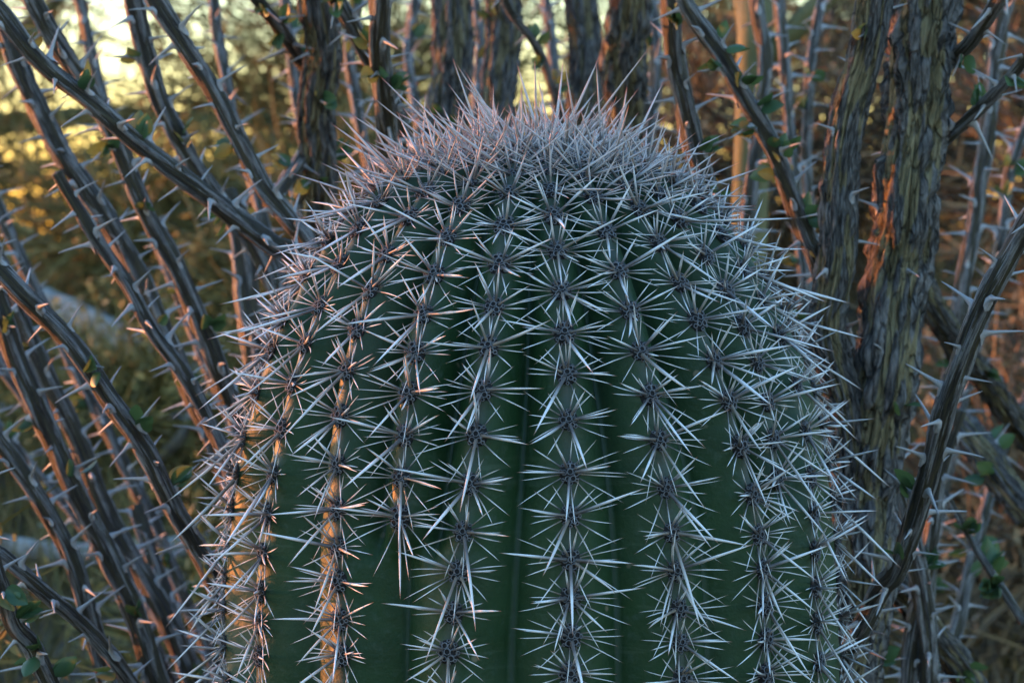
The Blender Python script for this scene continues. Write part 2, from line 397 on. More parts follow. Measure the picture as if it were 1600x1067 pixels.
# ------------------------------------------------------------------ saguaro: areoles and spines
ST = np.array([0, 0.05, 0.14, 0.45, 0.75, 0.93, 1.0]); SRAD = np.array([1.35, 1.25, 1.0, 0.95, 0.62, 0.24, 0.02])
def spine_batch(P, D, L, Rd, B, sides=5):
    P, D, B = (np.asarray(a, float) for a in (P, D, B)); L = np.asarray(L)[:, None]; Rd = np.asarray(Rd)[:, None]
    D = nrm(D); h = np.where(np.abs(D[:, 2:3]) > 0.9, np.array([[1.0, 0, 0]]), np.array([[0, 0, 1.0]]))
    x = nrm(np.cross(D, h)); y = np.cross(D, x); N = len(P)
    c = P[:, None] + D[:, None] * (L[:, :, None] * ST[None, :, None]) + B[:, None] * (L[:, :, None] * (ST ** 2)[None, :, None])
    a = np.arange(sides) * 2 * np.pi / sides
    ring = x[:, None, None] * np.cos(a)[None, None, :, None] + y[:, None, None] * np.sin(a)[None, None, :, None]
    V = c[:, :, None] + ring * (Rd * SRAD[None])[:, :, None, None]
    nr = len(ST); idx = np.arange(N * nr * sides).reshape(N, nr, sides); nx_ = np.roll(idx, -1, axis=2)
    F = np.stack([idx[:, :-1], nx_[:, :-1], nx_[:, 1:], idx[:, 1:]], -1).reshape(-1, 4)
    T = np.broadcast_to(ST[None, :, None], (N, nr, sides)).ravel()
    return V.reshape(-1, 3), F, T
# shared unit spines (length 1 along +Z, slight bend), scaled per object
unit = {}
for mk in ('spine', 'young'):
    unit[mk] = []
    for i in range(6):
        b = np.array([[rng.uniform(-.09, .09), rng.uniform(-.09, .09), 0]])
        v, f, t = spine_batch([[0, 0, 0]], [[0, 0, 1]], [1.0], [1.0 * 0.03], b, 8)
        unit[mk].append(make_mesh('spine_unit', v, f, M[mk], {'t': t, 'rnd': np.full(len(t), rng.random())}))
def ring_pad(seed):
    """felted areole cushion: dark pits set in pale rims"""
    r = np.random.default_rng(seed); Vs, Fs, mi = [], [], []; off = 0
    a = np.arange(12) * 2 * np.pi / 12; R0, H = 0.0064, 0.0034
    rows = []
    for q in (0.0, 0.35, 0.65, 0.85):
        rows.append(np.stack([R0 * math.cos(q * 1.57) * np.cos(a) * 0.95, R0 * 1.12 * math.cos(q * 1.57) * np.sin(a), np.full(12, H * math.sin(q * 1.57) - 0.0012)], -1))
    v = np.vstack(rows + [np.array([[0, 0, H - 0.0014]])]); Vs.append(v)
    idx = np.arange(48).reshape(4, 12); n2 = np.roll(idx, -1, 1)
    f = np.stack([idx[:-1], n2[:-1], n2[1:], idx[1:]], -1).reshape(-1, 4); Fs.append(f); mi += [0] * len(f)
    ft = np.stack([idx[3], n2[3], np.full(12, 48)], -1); off = 49
    pits = [(0, 0.0004, 0.00165)]
    for i in range(6):
        an = i * 1.047 + r.uniform(-.2, .2); pits.append((0.0034 * math.cos(an), 0.0038 * math.sin(an), r.uniform(0.0013, 0.0019)))
    for i in range(8):
        an = i * 0.785 + r.uniform(-.1, .1); pits.append((0.0054 * math.cos(an), 0.0060 * math.sin(an), r.uniform(0.0007, 0.0011)))
    for (cx, cy, pr) in pits:
        rr = math.hypot(cx / R0, cy / (R0 * 1.12)); hz = H * math.sqrt(max(0.0, 1 - min(rr, 0.98) ** 2)) - 0.0012
        nrml = nrm(np.array([cx / R0 ** 2 * 0.7, cy / R0 ** 2 * 0.7, max(hz + 0.0012, 0.0006) / H ** 2]))
        xx = nrm(np.cross(nrml, [0.0, 1, 0.01])); yy = np.cross(nrml, xx)
        n1, n2_ = 9, 5; u = np.arange(n1) * 2 * np.pi / n1; w = np.arange(n2_) * 2 * np.pi / n2_; tr = 0.00034
        ring = (xx[None] * np.cos(u)[:, None] + yy[None] * np.sin(u)[:, None])
        v = (np.array([cx, cy, hz + 0.0004])[None, None] + ring[:, None] * (pr + tr * np.cos(w))[None, :, None]
             + nrml[None, None] * (tr * 1.0 * np.sin(w))[None, :, None]).reshape(-1, 3)
        ii = np.arange(n1 * n2_).reshape(n1, n2_); f = np.stack([ii, np.roll(ii, -1, 0), np.roll(np.roll(ii, -1, 0), -1, 1), np.roll(ii, -1, 1)], -1).reshape(-1, 4)
        Vs.append(v); Fs.append(f + off); mi += [1] * len(f); off += len(v)
    return np.vstack(Vs), [np.vstack(Fs), ft], mi + [0] * 12
PADS = []
for i in range(5):
    v, f, mi = ring_pad(i); PADS.append((make_mesh('areole_pad', v, f, [M['pit'], M['felt']], midx=mi), v, f, mi))

to_cam = nrm(CPOS - P_are); facing = (N_are * to_cam).sum(1)
ax, ay = proj(P_are)
vis = (facing > -0.12) & (ay < 1100) & (S_are > 0.02)
cand = []                                       # every spine: (areole, origin, dir, length, radius, young, central)
for i in range(len(ARE)):
    s = S_are[i]; p, n, u, v = P_are[i], N_are[i], U_are[i], V_are[i]
    yng = float(smooth(0.17, 0.06, s)); off_frame = ay[i] > 1180
    p = p + n * 0.0022
    lr = rng.uniform(0.82, 1.18)
    nrad = 10 if off_frame else (6 if s < 0.06 else int(rng.integers(13, 17)))
    for j in range(nrad):
        if rng.random() < 0.05: continue
        psi = (j + rng.uniform(-.3, .3)) / nrad * 2 * math.pi; psi -= 0.30 * math.sin(2 * psi)
        sidew = abs(math.cos(psi)); dn = math.sin(psi)
        el = R(rng.uniform(9, 24) + yng * rng.uniform(0, 22) + (12 if dn > 0.6 else 0) * rng.uniform(0.3, 1.2))
        L = (0.0205 + 0.003 * sidew + (0.004 if dn < -0.3 else 0) - (0.005 if dn > .5 else 0)) * rng.uniform(0.78, 1.15) * lr * (1 - 0.15 * yng)
        d = math.cos(el) * (math.cos(psi) * v + math.sin(psi) * u) + math.sin(el) * n
        o = p + 0.0050 * (math.cos(psi) * v + 1.1 * math.sin(psi) * u) - n * 0.001
        cand.append((i, o, d, L, rng.uniform(0.00032, 0.00043) * (1 - 0.15 * yng), yng, 0))
    cs = [(-90 + rng.normal(0, 16), rng.uniform(26, 50), rng.uniform(0.032, 0.062)),
          (rng.normal(4, 12), rng.uniform(24, 46), rng.uniform(0.024, 0.046)),
          (180 + rng.normal(-4, 12), rng.uniform(24, 46), rng.uniform(0.024, 0.046)),
          (60 + rng.normal(0, 14), rng.uniform(42, 66), rng.uniform(0.018, 0.030)),
          (122 + rng.normal(0, 14), rng.uniform(42, 66), rng.uniform(0.018, 0.030))]
    if rng.random() < 0.35: cs.append((-50 + rng.normal(0, 12), rng.uniform(25, 40), rng.uniform(0.026, 0.042)))
    if rng.random() < 0.30: cs.append((-130 + rng.normal(0, 12), rng.uniform(25, 40), rng.uniform(0.026, 0.042)))
    if s < 0.10:
        for j in range(1): cs.append((rng.uniform(0, 360), rng.uniform(20, 80), rng.uniform(0.024, 0.044)))
    for (psi, el, L) in cs:
        if s > 0.12 and rng.random() < 0.08: continue
        L *= (1 + yng * (0.50 if rng.random() < 0.16 else -0.14)) * (rng.uniform(0.3, 0.6) if rng.random() < 0.06 else 1)
        psi = R(psi); el = R(min(el + 20 * yng * rng.uniform(-0.6, 1.3), 88))
        d = math.cos(el) * (math.cos(psi) * v + math.sin(psi) * u) + math.sin(el) * n
        o = p + 0.0030 * (math.cos(psi) * v + math.sin(psi) * u) + n * 0.0006
        cand.append((i, o, d, L, rng.uniform(0.00062, 0.00092) * (0.72 + L * 8) * (1 - 0.15 * yng), yng, 1))
# the 300 central spines that show largest become parts of their own
score = []
for q, (i, o, d, L, rd, yg, cen) in enumerate(cand):
    sc_ = 0
    if cen and vis[i]:
        a = proj(o); b = proj(o + d * L); sc_ = math.hypot(a[0] - b[0], a[1] - b[1]) * rd
        if a[1] > 1067 and b[1] > 1067: sc_ = 0
    score.append(sc_)
big = set(np.argsort(-np.array(score))[:300].tolist())
vi = np.where(vis)[0]
if len(vi) > 300: vi = vi[np.argsort(-facing[vi])][:300]
are_obj = {}
for i in vi:
    n, u, v = N_are[i], U_are[i], V_are[i]
    sc = 0.72 if S_are[i] < 0.1 else rng.uniform(0.92, 1.08)
    o = link('areole', PADS[int(rng.integers(5))][0], cactus, frame_matrix(v * sc, u * sc, n * sc, P_are[i] + n * 0.0016)); are_obj[int(i)] = o
pv_, pf4, pf3, pmi4, pmi3, off = [], [], [], [], [], 0
for i in range(len(ARE)):
    if i in are_obj or ay[i] > 1500: continue
    me, v_, f_, mi = PADS[i % 5]; sc = 0.72 if S_are[i] < 0.1 else 1.0
    w = P_are[i] + N_are[i] * 0.0016 + sc * (v_[:, :1] * V_are[i] + v_[:, 1:2] * U_are[i] + v_[:, 2:] * N_are[i])
    pv_.append(w); pf4.append(f_[0] + off); pf3.append(f_[1] + off); pmi4 += mi[:len(f_[0])]; pmi3 += mi[len(f_[0]):]; off += len(v_)
tag(link('rear_areoles', make_mesh('rear_areoles', np.vstack(pv_), [np.vstack(pf4), np.vstack(pf3)], [M['pit'], M['felt']], midx=pmi4 + pmi3), cactus), kind='stuff')
rest = {'spine': [], 'young': []}
for q, c in enumerate(cand):
    i, o, d, L, rd, yg, cen = c; mk = 'young' if yg > 0.45 else 'spine'
    if q in big and int(i) in are_obj:
        z = nrm(d); x = nrm(np.cross(z, [0.3, 0.2, 0.93])); y = np.cross(z, x); par = are_obj[int(i)]
        w = frame_matrix(x * rd / 0.03, y * rd / 0.03, z * L, o)
        link('spine', random.choice(unit[mk]), par, par.matrix_basis.inverted() @ w)
    else: rest[mk].append(c)
for mk, nm in (('spine', 'spines'), ('young', 'crown_spines')):
    c = rest[mk]
    B = rng.normal(0, 0.045, (len(c), 3))
    v, f, t = spine_batch([x[1] for x in c], [x[2] for x in c], [x[3] for x in c], [x[4] for x in c], B, 5)
    tag(link(nm, make_mesh(nm, v, f, M[mk], {'t': t, 'rnd': np.repeat(rng.random(len(c)), len(t) // len(c))}), cactus), kind='stuff')

# ------------------------------------------------------------------ ocotillo stems
def frames(P):
    T = nrm(np.gradient(P, axis=0)); x = nrm(np.cross(T[0], [0, 1.0, 0.05])); X = [x]
    for i in range(1, len(P)):
        x = X[-1] - T[i] * (X[-1] @ T[i]); X.append(nrm(x))
    X = np.array(X); return T, X, np.cross(T, X)
def resample(P, Rd, step):
    s = np.concatenate([[0], np.cumsum(np.linalg.norm(np.diff(P, axis=0), axis=1))]); n = max(int(s[-1] / step), 4)
    q = np.linspace(0, s[-1], n); return np.stack([np.interp(q, s, P[:, k]) for k in range(3)], -1), np.interp(q, s, Rd), q
def tube(P, Rd, sides, disp=None, cap=True):
    T, X, Y = frames(P); a = np.arange(sides) * 2 * np.pi / sides
    rr = Rd[:, None] * (1 + (disp if disp is not None else 0 * a[None]))
    V = P[:, None] + X[:, None] * (np.cos(a)[None] * rr)[..., None] + Y[:, None] * (np.sin(a)[None] * rr)[..., None]
    n = len(P); idx = np.arange(n * sides).reshape(n, sides); nx_ = np.roll(idx, -1, 1)
    F = np.stack([idx[:-1], nx_[:-1], nx_[1:], idx[1:]], -1).reshape(-1, 4)
    Vv = np.vstack([V.reshape(-1, 3), P[0] , P[-1] + T[-1] * Rd[-1] * 0.3])
    caps = np.vstack([np.stack([nx_[0], idx[0], np.full(sides, n * sides)], -1), np.stack([idx[-1], nx_[-1], np.full(sides, n * sides + 1)], -1)])
    return Vv, [F, caps], (T, X, Y)
def thorn_mesh(seed):
    r = np.random.default_rng(seed); t = np.array([0, 0.10, 0.25, 0.5, 0.78, 0.95, 1.0]); rad = np.array([0.10, 0.062, 0.046, 0.036, 0.024, 0.011, 0.002])
    bend = r.uniform(0.0, 0.12); a = np.arange(7) * 2 * np.pi / 7
    V = np.stack([np.outer(rad, np.cos(a)), np.outer(rad * np.array([2.0, 1.5, 1.15, 1, 1, 1, 1]), np.sin(a)) - (bend * t ** 2)[:, None] , np.repeat(t[:, None], 7, 1)], -1)
    V[0, :, 1] -= 0.10
    idx = np.arange(49).reshape(7, 7); nx_ = np.roll(idx, -1, 1)
    return make_mesh('thorn', V.reshape(-1, 3), np.stack([idx[:-1], nx_[:-1], nx_[1:], idx[1:]], -1).reshape(-1, 4), M['thorn']), V.reshape(-1, 3), np.stack([idx[:-1], nx_[:-1], nx_[1:], idx[1:]], -1).reshape(-1, 4)
THORN = [thorn_mesh(i) for i in range(5)]
def leaf_mesh(seed):
    r = np.random.default_rng(seed); n = 7; t = np.linspace(0, 1, n); w = 0.33 * np.sin(np.pi * t ** 0.8) ** 0.8 + 0.02; w[-1] = 0.03
    cup = r.uniform(0.15, 0.5); bd = r.uniform(-0.2, 0.25); rows = []
    for q in (-1, -0.5, 0, 0.5, 1):
        rows.append(np.stack([w * q, t, cup * w * q * q + bd * t * t], -1))
    V = np.stack(rows, 1); idx = np.arange(n * 5).reshape(n, 5)
    return make_mesh('leaf', V.reshape(-1, 3), np.stack([idx[:-1, :-1], idx[:-1, 1:], idx[1:, 1:], idx[1:, :-1]], -1).reshape(-1, 4), M['leaf'])
LEAF = [leaf_mesh(i) for i in range(4)]

plants = {
 'left': empty('ocotillo_shrub', (-0.10, 0.48, float(terrain(-0.10, 0.48))), 'ocotillo whose thorny grey canes fan out to the upper left beside the saguaro', 'shrub', 'ocotillo shrubs around the saguaro'),
 'mid': empty('ocotillo_shrub', (0.02, 0.85, float(terrain(0.02, 0.85))), 'ocotillo with upright blurred stems rising straight behind the spiny crown', 'shrub', 'ocotillo shrubs around the saguaro'),
 'right': empty('ocotillo_shrub', (0.27, 0.36, float(terrain(0.27, 0.36))), 'ocotillo with two thick furrowed trunks standing close to the right of the saguaro', 'shrub', 'ocotillo shrubs around the saguaro'),
}
# plant, kind, pixel path from top to bottom, width px top/bottom, depth top/bottom, leaves in view, options
STEMS = [
 ('left','cane',[(-30,-20),(60,90),(150,162),(230,232),(300,288),(360,333),(430,385),(500,440)],30,38,0.16,0.26,6,''),
 ('left','cane',[(-10,10),(70,190),(130,290),(180,365),(240,480),(300,620),(345,720)],38,36,0.52,0.50,4,''),
 ('left','cane',[(45,-10),(85,60),(125,125),(165,190),(210,290),(240,360),(285,440),(320,520),(350,600)],34,34,0.36,0.42,8,''),
 ('left','cane',[(205,-10),(228,90),(255,170),(290,240),(325,290),(372,350),(420,430)],35,32,0.44,0.46,3,''),
 ('left','cane',[(235,-10),(280,60),(330,140),(375,220),(410,290),(455,345),(510,430)],33,34,0.30,0.32,4,''),
 ('left','cane',[(88,272),(110,312),(148,375),(200,445),(243,520),(287,586),(330,670),(370,760)],22,30,0.22,0.24,2,'tip'),
 ('left','cane',[(-40,370),(0,417),(84,505),(135,570),(175,630),(230,712),(272,793),(305,850),(345,930)],36,36,0.12,0.16,5,''),
 ('left','cane',[(-20,420),(25,560),(60,640),(100,735),(145,815),(182,893),(224,982),(250,1080)],38,42,0.34,0.36,4,''),
 ('left','cane',[(-40,510),(45,630),(85,700),(130,790),(190,900),(240,1010)],27,27,0.78,0.72,0,''),
 ('left','cane',[(-30,655),(50,762),(96,838),(125,910),(150,1000),(172,1080)],32,34,0.30,0.32,0,''),
 ('left','cane',[(-40,830),(0,868),(62,920),(113,960),(162,1010),(215,1080)],26,28,0.08,0.12,2,''),
 ('left','cane',[(-20,850),(0,910),(20,975),(52,1012),(85,1080)],30,34,0.02,0.05,7,''),
 ('left','cane',[(60,560),(138,735),(186,838),(224,906),(262,975),(300,1060)],36,38,0.60,0.58,2,''),
 ('left','cane',[(215,790),(240,880),(270,960),(310,1070)],28,28,0.75,0.70,0,'tip'),
 ('left','cane',[(350,300),(375,380),(390,470),(400,560)],44,46,0.70,0.66,0,'tip'),
 ('mid','trunk',[(490,-30),(502,60),(500,150),(498,260),(500,400)],50,58,0.52,0.60,12,''),
 ('mid','cane',[(380,-30),(430,38),(462,78),(500,130)],22,26,0.48,0.60,5,'branch'),
 ('mid','cane',[(420,320),(445,285),(470,250),(500,205)],26,26,0.50,0.61,2,'branchup'),
 ('mid','cane',[(500,-50),(530,10),(575,85),(610,160),(650,260)],30,34,0.36,0.48,4,''),
 ('mid','cane',[(592,-30),(596,60),(598,140),(602,220),(610,330)],36,40,0.28,0.40,16,''),
 ('mid','trunk',[(704,-30),(702,60),(698,150),(690,300)],56,60,0.85,0.85,2,''),
 ('mid','trunk',[(782,-30),(784,80),(778,180),(780,320)],50,54,0.95,0.92,4,''),
 ('mid','cane',[(780,-20),(800,20),(837,70),(858,125),(880,220)],14,16,0.66,0.75,20,''),
 ('mid','trunk',[(912,-30),(914,80),(912,180),(900,320)],46,50,0.98,0.95,3,''),
 ('mid','trunk',[(985,-30),(978,60),(975,170),(960,320)],62,68,0.66,0.75,3,''),
 ('right','cane',[(1045,-30),(1052,60),(1062,130),(1085,230),(1120,340)],34,38,0.30,0.34,24,''),
 ('right','cane',[(1050,-40),(1080,20),(1120,82),(1160,150),(1200,220),(1232,300),(1262,375),(1290,450)],30,36,0.26,0.30,24,''),
 ('right','trunk',[(1368,-40),(1350,85),(1325,185),(1308,340),(1298,434),(1292,500),(1305,560),(1322,640),(1330,760)],52,60,0.20,0.26,2,''),
 ('right','trunk',[(1452,-40),(1440,100),(1426,200),(1412,350),(1394,485),(1380,586),(1364,708),(1345,870),(1335,1080)],96,92,0.24,0.26,2,''),
 ('right','cane',[(1625,60),(1600,92),(1550,152),(1516,186),(1462,232),(1425,262)],20,24,0.16,0.29,3,'branch'),
 ('right','cane',[(1580,-40),(1560,0),(1520,60),(1478,108),(1440,150)],24,28,0.14,0.30,1,'branch'),
 ('right','cane',[(1580,-30),(1549,135),(1526,340),(1500,480),(1480,640)],30,30,0.75,0.70,3,''),
 ('right','cane',[(1640,290),(1600,362),(1532,485),(1488,603),(1460,705),(1431,803),(1400,893),(1362,955)],40,38,-0.06,0.10,2,''),
 ('right','cane',[(1500,640),(1473,720),(1449,872),(1424,1000),(1415,1090)],26,30,0.34,0.34,2,'tip'),
 ('right','trunk',[(1360,900),(1407,922),(1449,975),(1497,1044),(1540,1110)],44,46,0.36,0.46,2,'branch'),
 ('right','trunk',[(1425,425),(1492,536),(1550,610),(1610,690)],42,42,0.62,0.80,2,'branch'),
 ('right','trunk',[(1500,670),(1540,715),(1610,815)],46,48,0.66,0.60,2,'branch'),
 ('right','cane',[(1470,760),(1482,778),(1535,872),(1600,972)],10,16,0.36,0.34,12,'branch'),
 ('right','cane',[(1215,-30),(1222,60),(1232,160),(1240,260)],20,22,0.95,0.90,10,''),
 ('right','cane',[(1290,-30),(1272,60),(1262,180),(1262,320)],18,20,1.0,0.92,6,''),
 ('right','cane',[(1180,-30),(1195,90),(1185,200),(1170,330)],26,28,0.8,0.78,6,''),
 ('mid','cane',[(440,-30),(455,90),(470,200),(500,330)],18,20,1.15,1.05,3,''),
 ('mid','cane',[(560,-30),(548,80),(560,190),(590,330)],20,22,1.10,1.0,4,''),
 ('mid','cane',[(655,-30),(640,70),(650,170),(670,300)],18,20,1.25,1.1,6,''),
 ('mid','cane',[(735,-30),(750,60),(742,160),(750,300)],16,18,1.3,1.15,8,''),
 ('mid','cane',[(850,-30),(862,70),(870,170),(860,300)],18,20,1.3,1.15,8,''),
 ('mid','cane',[(1010,-30),(1025,60),(1018,180),(1000,320)],20,22,1.1,1.0,6,''),
 ('right','cane',[(1640,120),(1585,250),(1560,400),(1520,560),(1490,700)],20,22,0.95,0.85,6,''),
 ('right','cane',[(1640,560),(1575,690),(1530,840),(1490,1000)],20,24,0.85,0.7,6,''),
 ('left','cane',[(120,-30),(150,120),(200,260),(260,420),(320,560)],20,22,0.95,0.85,3,''),
 ('left','cane',[(330,-30),(345,90),(372,210),(410,340)],20,22,1.0,0.9,3,''),
 ('left','cane',[(-40,250),(40,420),(110,560),(180,700),(250,850)],22,24,0.95,0.85,3,''),
 ('left','cane',[(-40,620),(60,740),(150,850),(240,960)],18,20,1.0,0.9,2,''),
]
def build_stem(spec, rs):
    plant, kind, path, w0, w1, y0, y1, nleaf, opt = spec
    root = plants[plant]; base = np.array(root.location)
    m = len(path); Ys = np.linspace(y0, y1, m)
    P = np.array([at(px, py, Y) for (px, py), Y in zip(path, Ys)])
    wk = 0.88 if kind == 'cane' else 1.0
    Rd = np.array([np.interp(i, [0, m - 1], [w0, w1]) * wk * PXM * (Y - CPOS[1]) / 2 for i, Y in enumerate(Ys)])
    if opt in ('', ):
        d = nrm(P[0] - P[1])
        P = np.vstack([P[0] + d * 0.42 + np.array([0, 0, 0.04]), P[0] + d * 0.2 + np.array([0, 0, 0.01]), P]); Rd = np.concatenate([[Rd[0] * 0.55, Rd[0] * 0.85], Rd])
    if opt in ('', 'tip'):
        d = nrm(P[-1] - P[-2]); b = base + np.append(rs.normal(0, 0.035, 2), -0.03); L = np.linalg.norm(b - P[-1])
        P = np.vstack([P, P[-1] + d * L * 0.33 * 0.8 + (b - P[-1]) * 0.08, P[-1] * 0.3 + b * 0.7 + d * L * 0.08, b]); Rd = np.concatenate([Rd, [Rd[-1] * 1.05, Rd[-1] * 1.15, Rd[-1] * 1.3]])
    P = P[::-1]; Rd = Rd[::-1]                                 # from base to tip
    C = catmull(np.hstack([P, Rd[:, None]]), 16); Q, q, s = resample(C[:, :3], C[:, 3], 0.0036)
    wob = np.array([[mnoise.noise((t * 13, k * 7.3 + w0, y0 * 50)) for k in range(3)] for t in s]); Q = Q + wob * q[:, None] * 0.42
    sides = 30 if kind == 'cane' else 76
    a = np.arange(sides) * 2 * np.pi / sides; L = s[-1]
    # thorns in a spiral
    th_s, th_a = [], []; t = 0.03; k = rs.integers(0, 50); sp = 0.0105 if kind == 'cane' else 0.020
    if w0 < 16: sp = 0.016
    while t < L - 0.006:
        th_s.append(t); th_a.append((k * 2.39996 + rs.normal(0, .12)) % (2 * np.pi)); k += 1; t += sp * rs.uniform(0.7, 1.3)
    th_s = np.array(th_s); th_a = np.array(th_a)
    ridge = np.zeros((len(Q), sides))
    if kind == 'cane':
        rm = float(np.mean(q))
        for ts, ta in zip(th_s, th_a):
            m_ = (s > ts - 0.062) & (s < ts + 0.006); ss = s[m_]
            al = smooth(0.006, -0.008, ss - ts) * (smooth(-0.062, -0.022, ss - ts))
            drift = ta + 0.25 * np.sin((ss - ts) * 60 + ta * 5) * 0.6
            da = np.angle(np.exp(1j * (a[None] - drift[:, None])))
            wd = 0.0023 / rm
            ridge[m_] = np.maximum(ridge[m_], al[:, None] * np.exp(-(da / wd) ** 2))
        fn = np.array([[mnoise.noise((math.cos(x) * 3.2, math.sin(x) * 3.2, t * 36 + y0 * 31)) for x in a] for t in s])
        disp = 0.22 * ridge + 0.17 * fn - 0.10; rattr = ridge * np.clip(0.85 + 0.9 * fn, 0, 1.3)
    else:
        n1 = np.array([[mnoise.noise((math.cos(x) * 3.6, math.sin(x) * 3.6 + 0.6 * math.sin(t * 33), t * 22 + w0)) for x in a] for t in s])
        n2 = np.array([[mnoise.noise((math.cos(x) * 6 + 9, math.sin(x) * 6, t * 60 + w0)) for x in a] for t in s])
        plate = smooth(-0.12, 0.12, n1); rattr = np.clip(0.15 + 0.7 * plate + 0.25 * n2, 0, 1)
        n3 = np.array([[mnoise.noise((math.cos(x) * 14, math.sin(x) * 14 + 4, t * 150 + w0)) for x in a] for t in s])
        n4 = np.array([[mnoise.noise((math.cos(x) * 5 + 3, math.sin(x) * 5 + 0.5 * math.sin(t * 41 + 1), t * 19 + w0 * 2)) for x in a] for t in s])
        crack = smooth(0.17, 0.0, np.abs(n4)); disp = 0.15 * plate + 0.16 * n2 * (0.3 + plate) + 0.07 * n3 - 0.20 * crack - 0.04
    off = np.array(base)
    V, F, (T, X, Y) = tube(Q, q, sides, disp)
    co = np.stack([np.cos(a)[None] * np.ones((len(s), 1)), np.sin(a)[None] * np.ones((len(s), 1)), s[:, None] * np.ones((1, sides))], -1).reshape(-1, 3)
    co = np.vstack([co, co[:1], co[-1:]]); co = co + np.array([rs.uniform(0, 30), 0, rs.uniform(0, 30)])
    ra = np.append(rattr.ravel(), [0.2, 0.2])
    o = link('stem', make_mesh('stem', V - off, F, M[kind], {'barkco': co, 'ridge': ra}), root)
    far, near = [], []
    def surf(ts, ta, lift):
        i = int(np.clip(np.searchsorted(s, ts), 0, len(s) - 1)); n = X[i] * math.cos(ta) + Y[i] * math.sin(ta)
        j = int(round(ta / (2 * np.pi) * sides)) % sides
        return Q[i] + n * (q[i] * (1 + disp[i, j]) + lift), n, T[i]
    for ts, ta in zip(th_s, th_a):
        p, n, t_ = surf(ts, ta, -0.0012); Lt = rs.uniform(0.017, 0.030) * (1.0 if kind == 'cane' else 0.8) * (0.6 if w0 < 16 else 1)
        d = nrm(n + t_ * rs.uniform(-0.15, 0.55) + np.cross(n, t_) * rs.normal(0, 0.18))
        up = nrm(t_ - d * (t_ @ d)); x = np.cross(up, d); mw = frame_matrix(x * Lt * 1.0, up * Lt, d * Lt, p)
        vx, vy = proj(p)
        i_ = int(rs.integers(5))
        if kind == 'trunk' and rs.random() < 0.35: continue
        dep = y0
        if -40 < vx < 1640 and -40 < vy < 1100 and n @ nrm(CPOS - p) > -0.75:
            near.append((Lt * (0.4 + math.sqrt(max(0.0, 1 - float(n @ nrm(CPOS - p)) ** 2))) / (p[1] - CPOS[1]) ** 1.5, o, i_, mw))
        else: far.append((i_, mw))
    # leaves near thorns, in view
    inv = []
    for a_, b_ in zip(th_s, th_a):
        p, n, t_ = surf(a_, b_, 0); vv = proj(p)
        if -20 < vv[0] < 1620 and -10 < vv[1] < 1075 and n @ nrm(CPOS - p) > -0.45: inv.append((a_, b_))
    for c in range(int(nleaf * 2.8)):
        if not inv: break
        ts, ta = inv[int(rs.integers(len(inv)))] if c % 3 == 0 else last; last = (ts, ta); ta = ta + rs.normal(0, 0.35); p, n, t_ = surf(ts + rs.uniform(-.003, .004), ta, -0.0005)
        d = nrm(n + t_ * rs.uniform(-0.2, 0.9) + rs.normal(0, 0.3, 3)); x = nrm(np.cross(d, rs.normal(0, 1, 3))); z = np.cross(x, d)
        Lf = rs.uniform(0.012, 0.019); link('leaf', LEAF[int(rs.integers(4))], o, frame_matrix(x * Lf, d * Lf, z * Lf, p - off))
    return plant, far, near
rest_th = {k: [] for k in plants}; seen_th = {k: [] for k in plants}
for i, sp_ in enumerate(STEMS):
    pl, far, near = build_stem(sp_, np.random.default_rng(100 + i)); rest_th[pl] += far; seen_th[pl] += near
for k, lst in seen_th.items():                               # the 300 thorns that show largest on each shrub are parts of their own
    lst.sort(key=lambda t: -t[0])
    for q, (sc_, o, i_, mw) in enumerate(lst):
        if q < 300:
            m2 = mw.copy(); m2.translation = mw.translation - Vector(plants[k].location); link('thorn', THORN[i_][0], o, m2)
        else: rest_th[k].append((i_, mw))
for k, lst in rest_th.items():
    vs, fs, off = [], [], 0; b = np.array(plants[k].location)
    for i_, mw in lst:
        m = np.array(mw); v = THORN[i_][1] @ m[:3, :3].T + m[:3, 3] - b; vs.append(v); fs.append(THORN[i_][2] + off); off += len(v)
    if vs: tag(link('thorns', make_mesh('thorns', np.vstack(vs), np.vstack(fs), M['thorn']), plants[k]), kind='stuff')

# ------------------------------------------------------------------ background scrub
def ribbons(P, D, L, Wd, r):
    """tapered triangular-section twigs"""
    n = len(P); D = nrm(D); h = nrm(r.normal(0, 1, (n, 3))); x = nrm(np.cross(D, h)); y = np.cross(D, x)
    a = np.arange(3) * 2 * np.pi / 3; bend = r.normal(0, 0.10, (n, 3)); V = []
    for t, w in ((0, 1.0), (0.55, 0.75), (1.0, 0.2)):
        c = P + D * (L * t)[:, None] + bend * (L * t * t)[:, None]
        V.append(c[:, None] + (x[:, None] * np.cos(a)[None, :, None] + y[:, None] * np.sin(a)[None, :, None]) * (Wd * w)[:, None, None])
    V = np.stack(V, 1); idx = np.arange(n * 9).reshape(n, 3, 3); nx_ = np.roll(idx, -1, 2)
    F = np.stack([idx[:, :-1], nx_[:, :-1], nx_[:, 1:], idx[:, 1:]], -1).reshape(-1, 4)
    return V.reshape(-1, 3), F, np.repeat(r.random(n), 9)
def leaflets(P, size, r):
    n = len(P); d = nrm(r.normal(0, 1, (n, 3))); x = nrm(np.cross(d, r.normal(0, 1, (n, 3)))); s = (size * r.uniform(0.6, 1.3, n))[:, None]
    V = np.stack([P - d * s, P + x * s * 0.45, P + d * s, P - x * s * 0.45], 1)
    return V.reshape(-1, 3), np.arange(n * 4).reshape(n, 4), np.repeat(r.random(n), 4)
def join(parts):
    vs, fs, rs_, off = [], [], [], 0
    for v, f, q in parts: vs.append(v); fs.append(f + off); rs_.append(q); off += len(v)
    return np.vstack(vs), np.vstack(fs), np.concatenate(rs_)
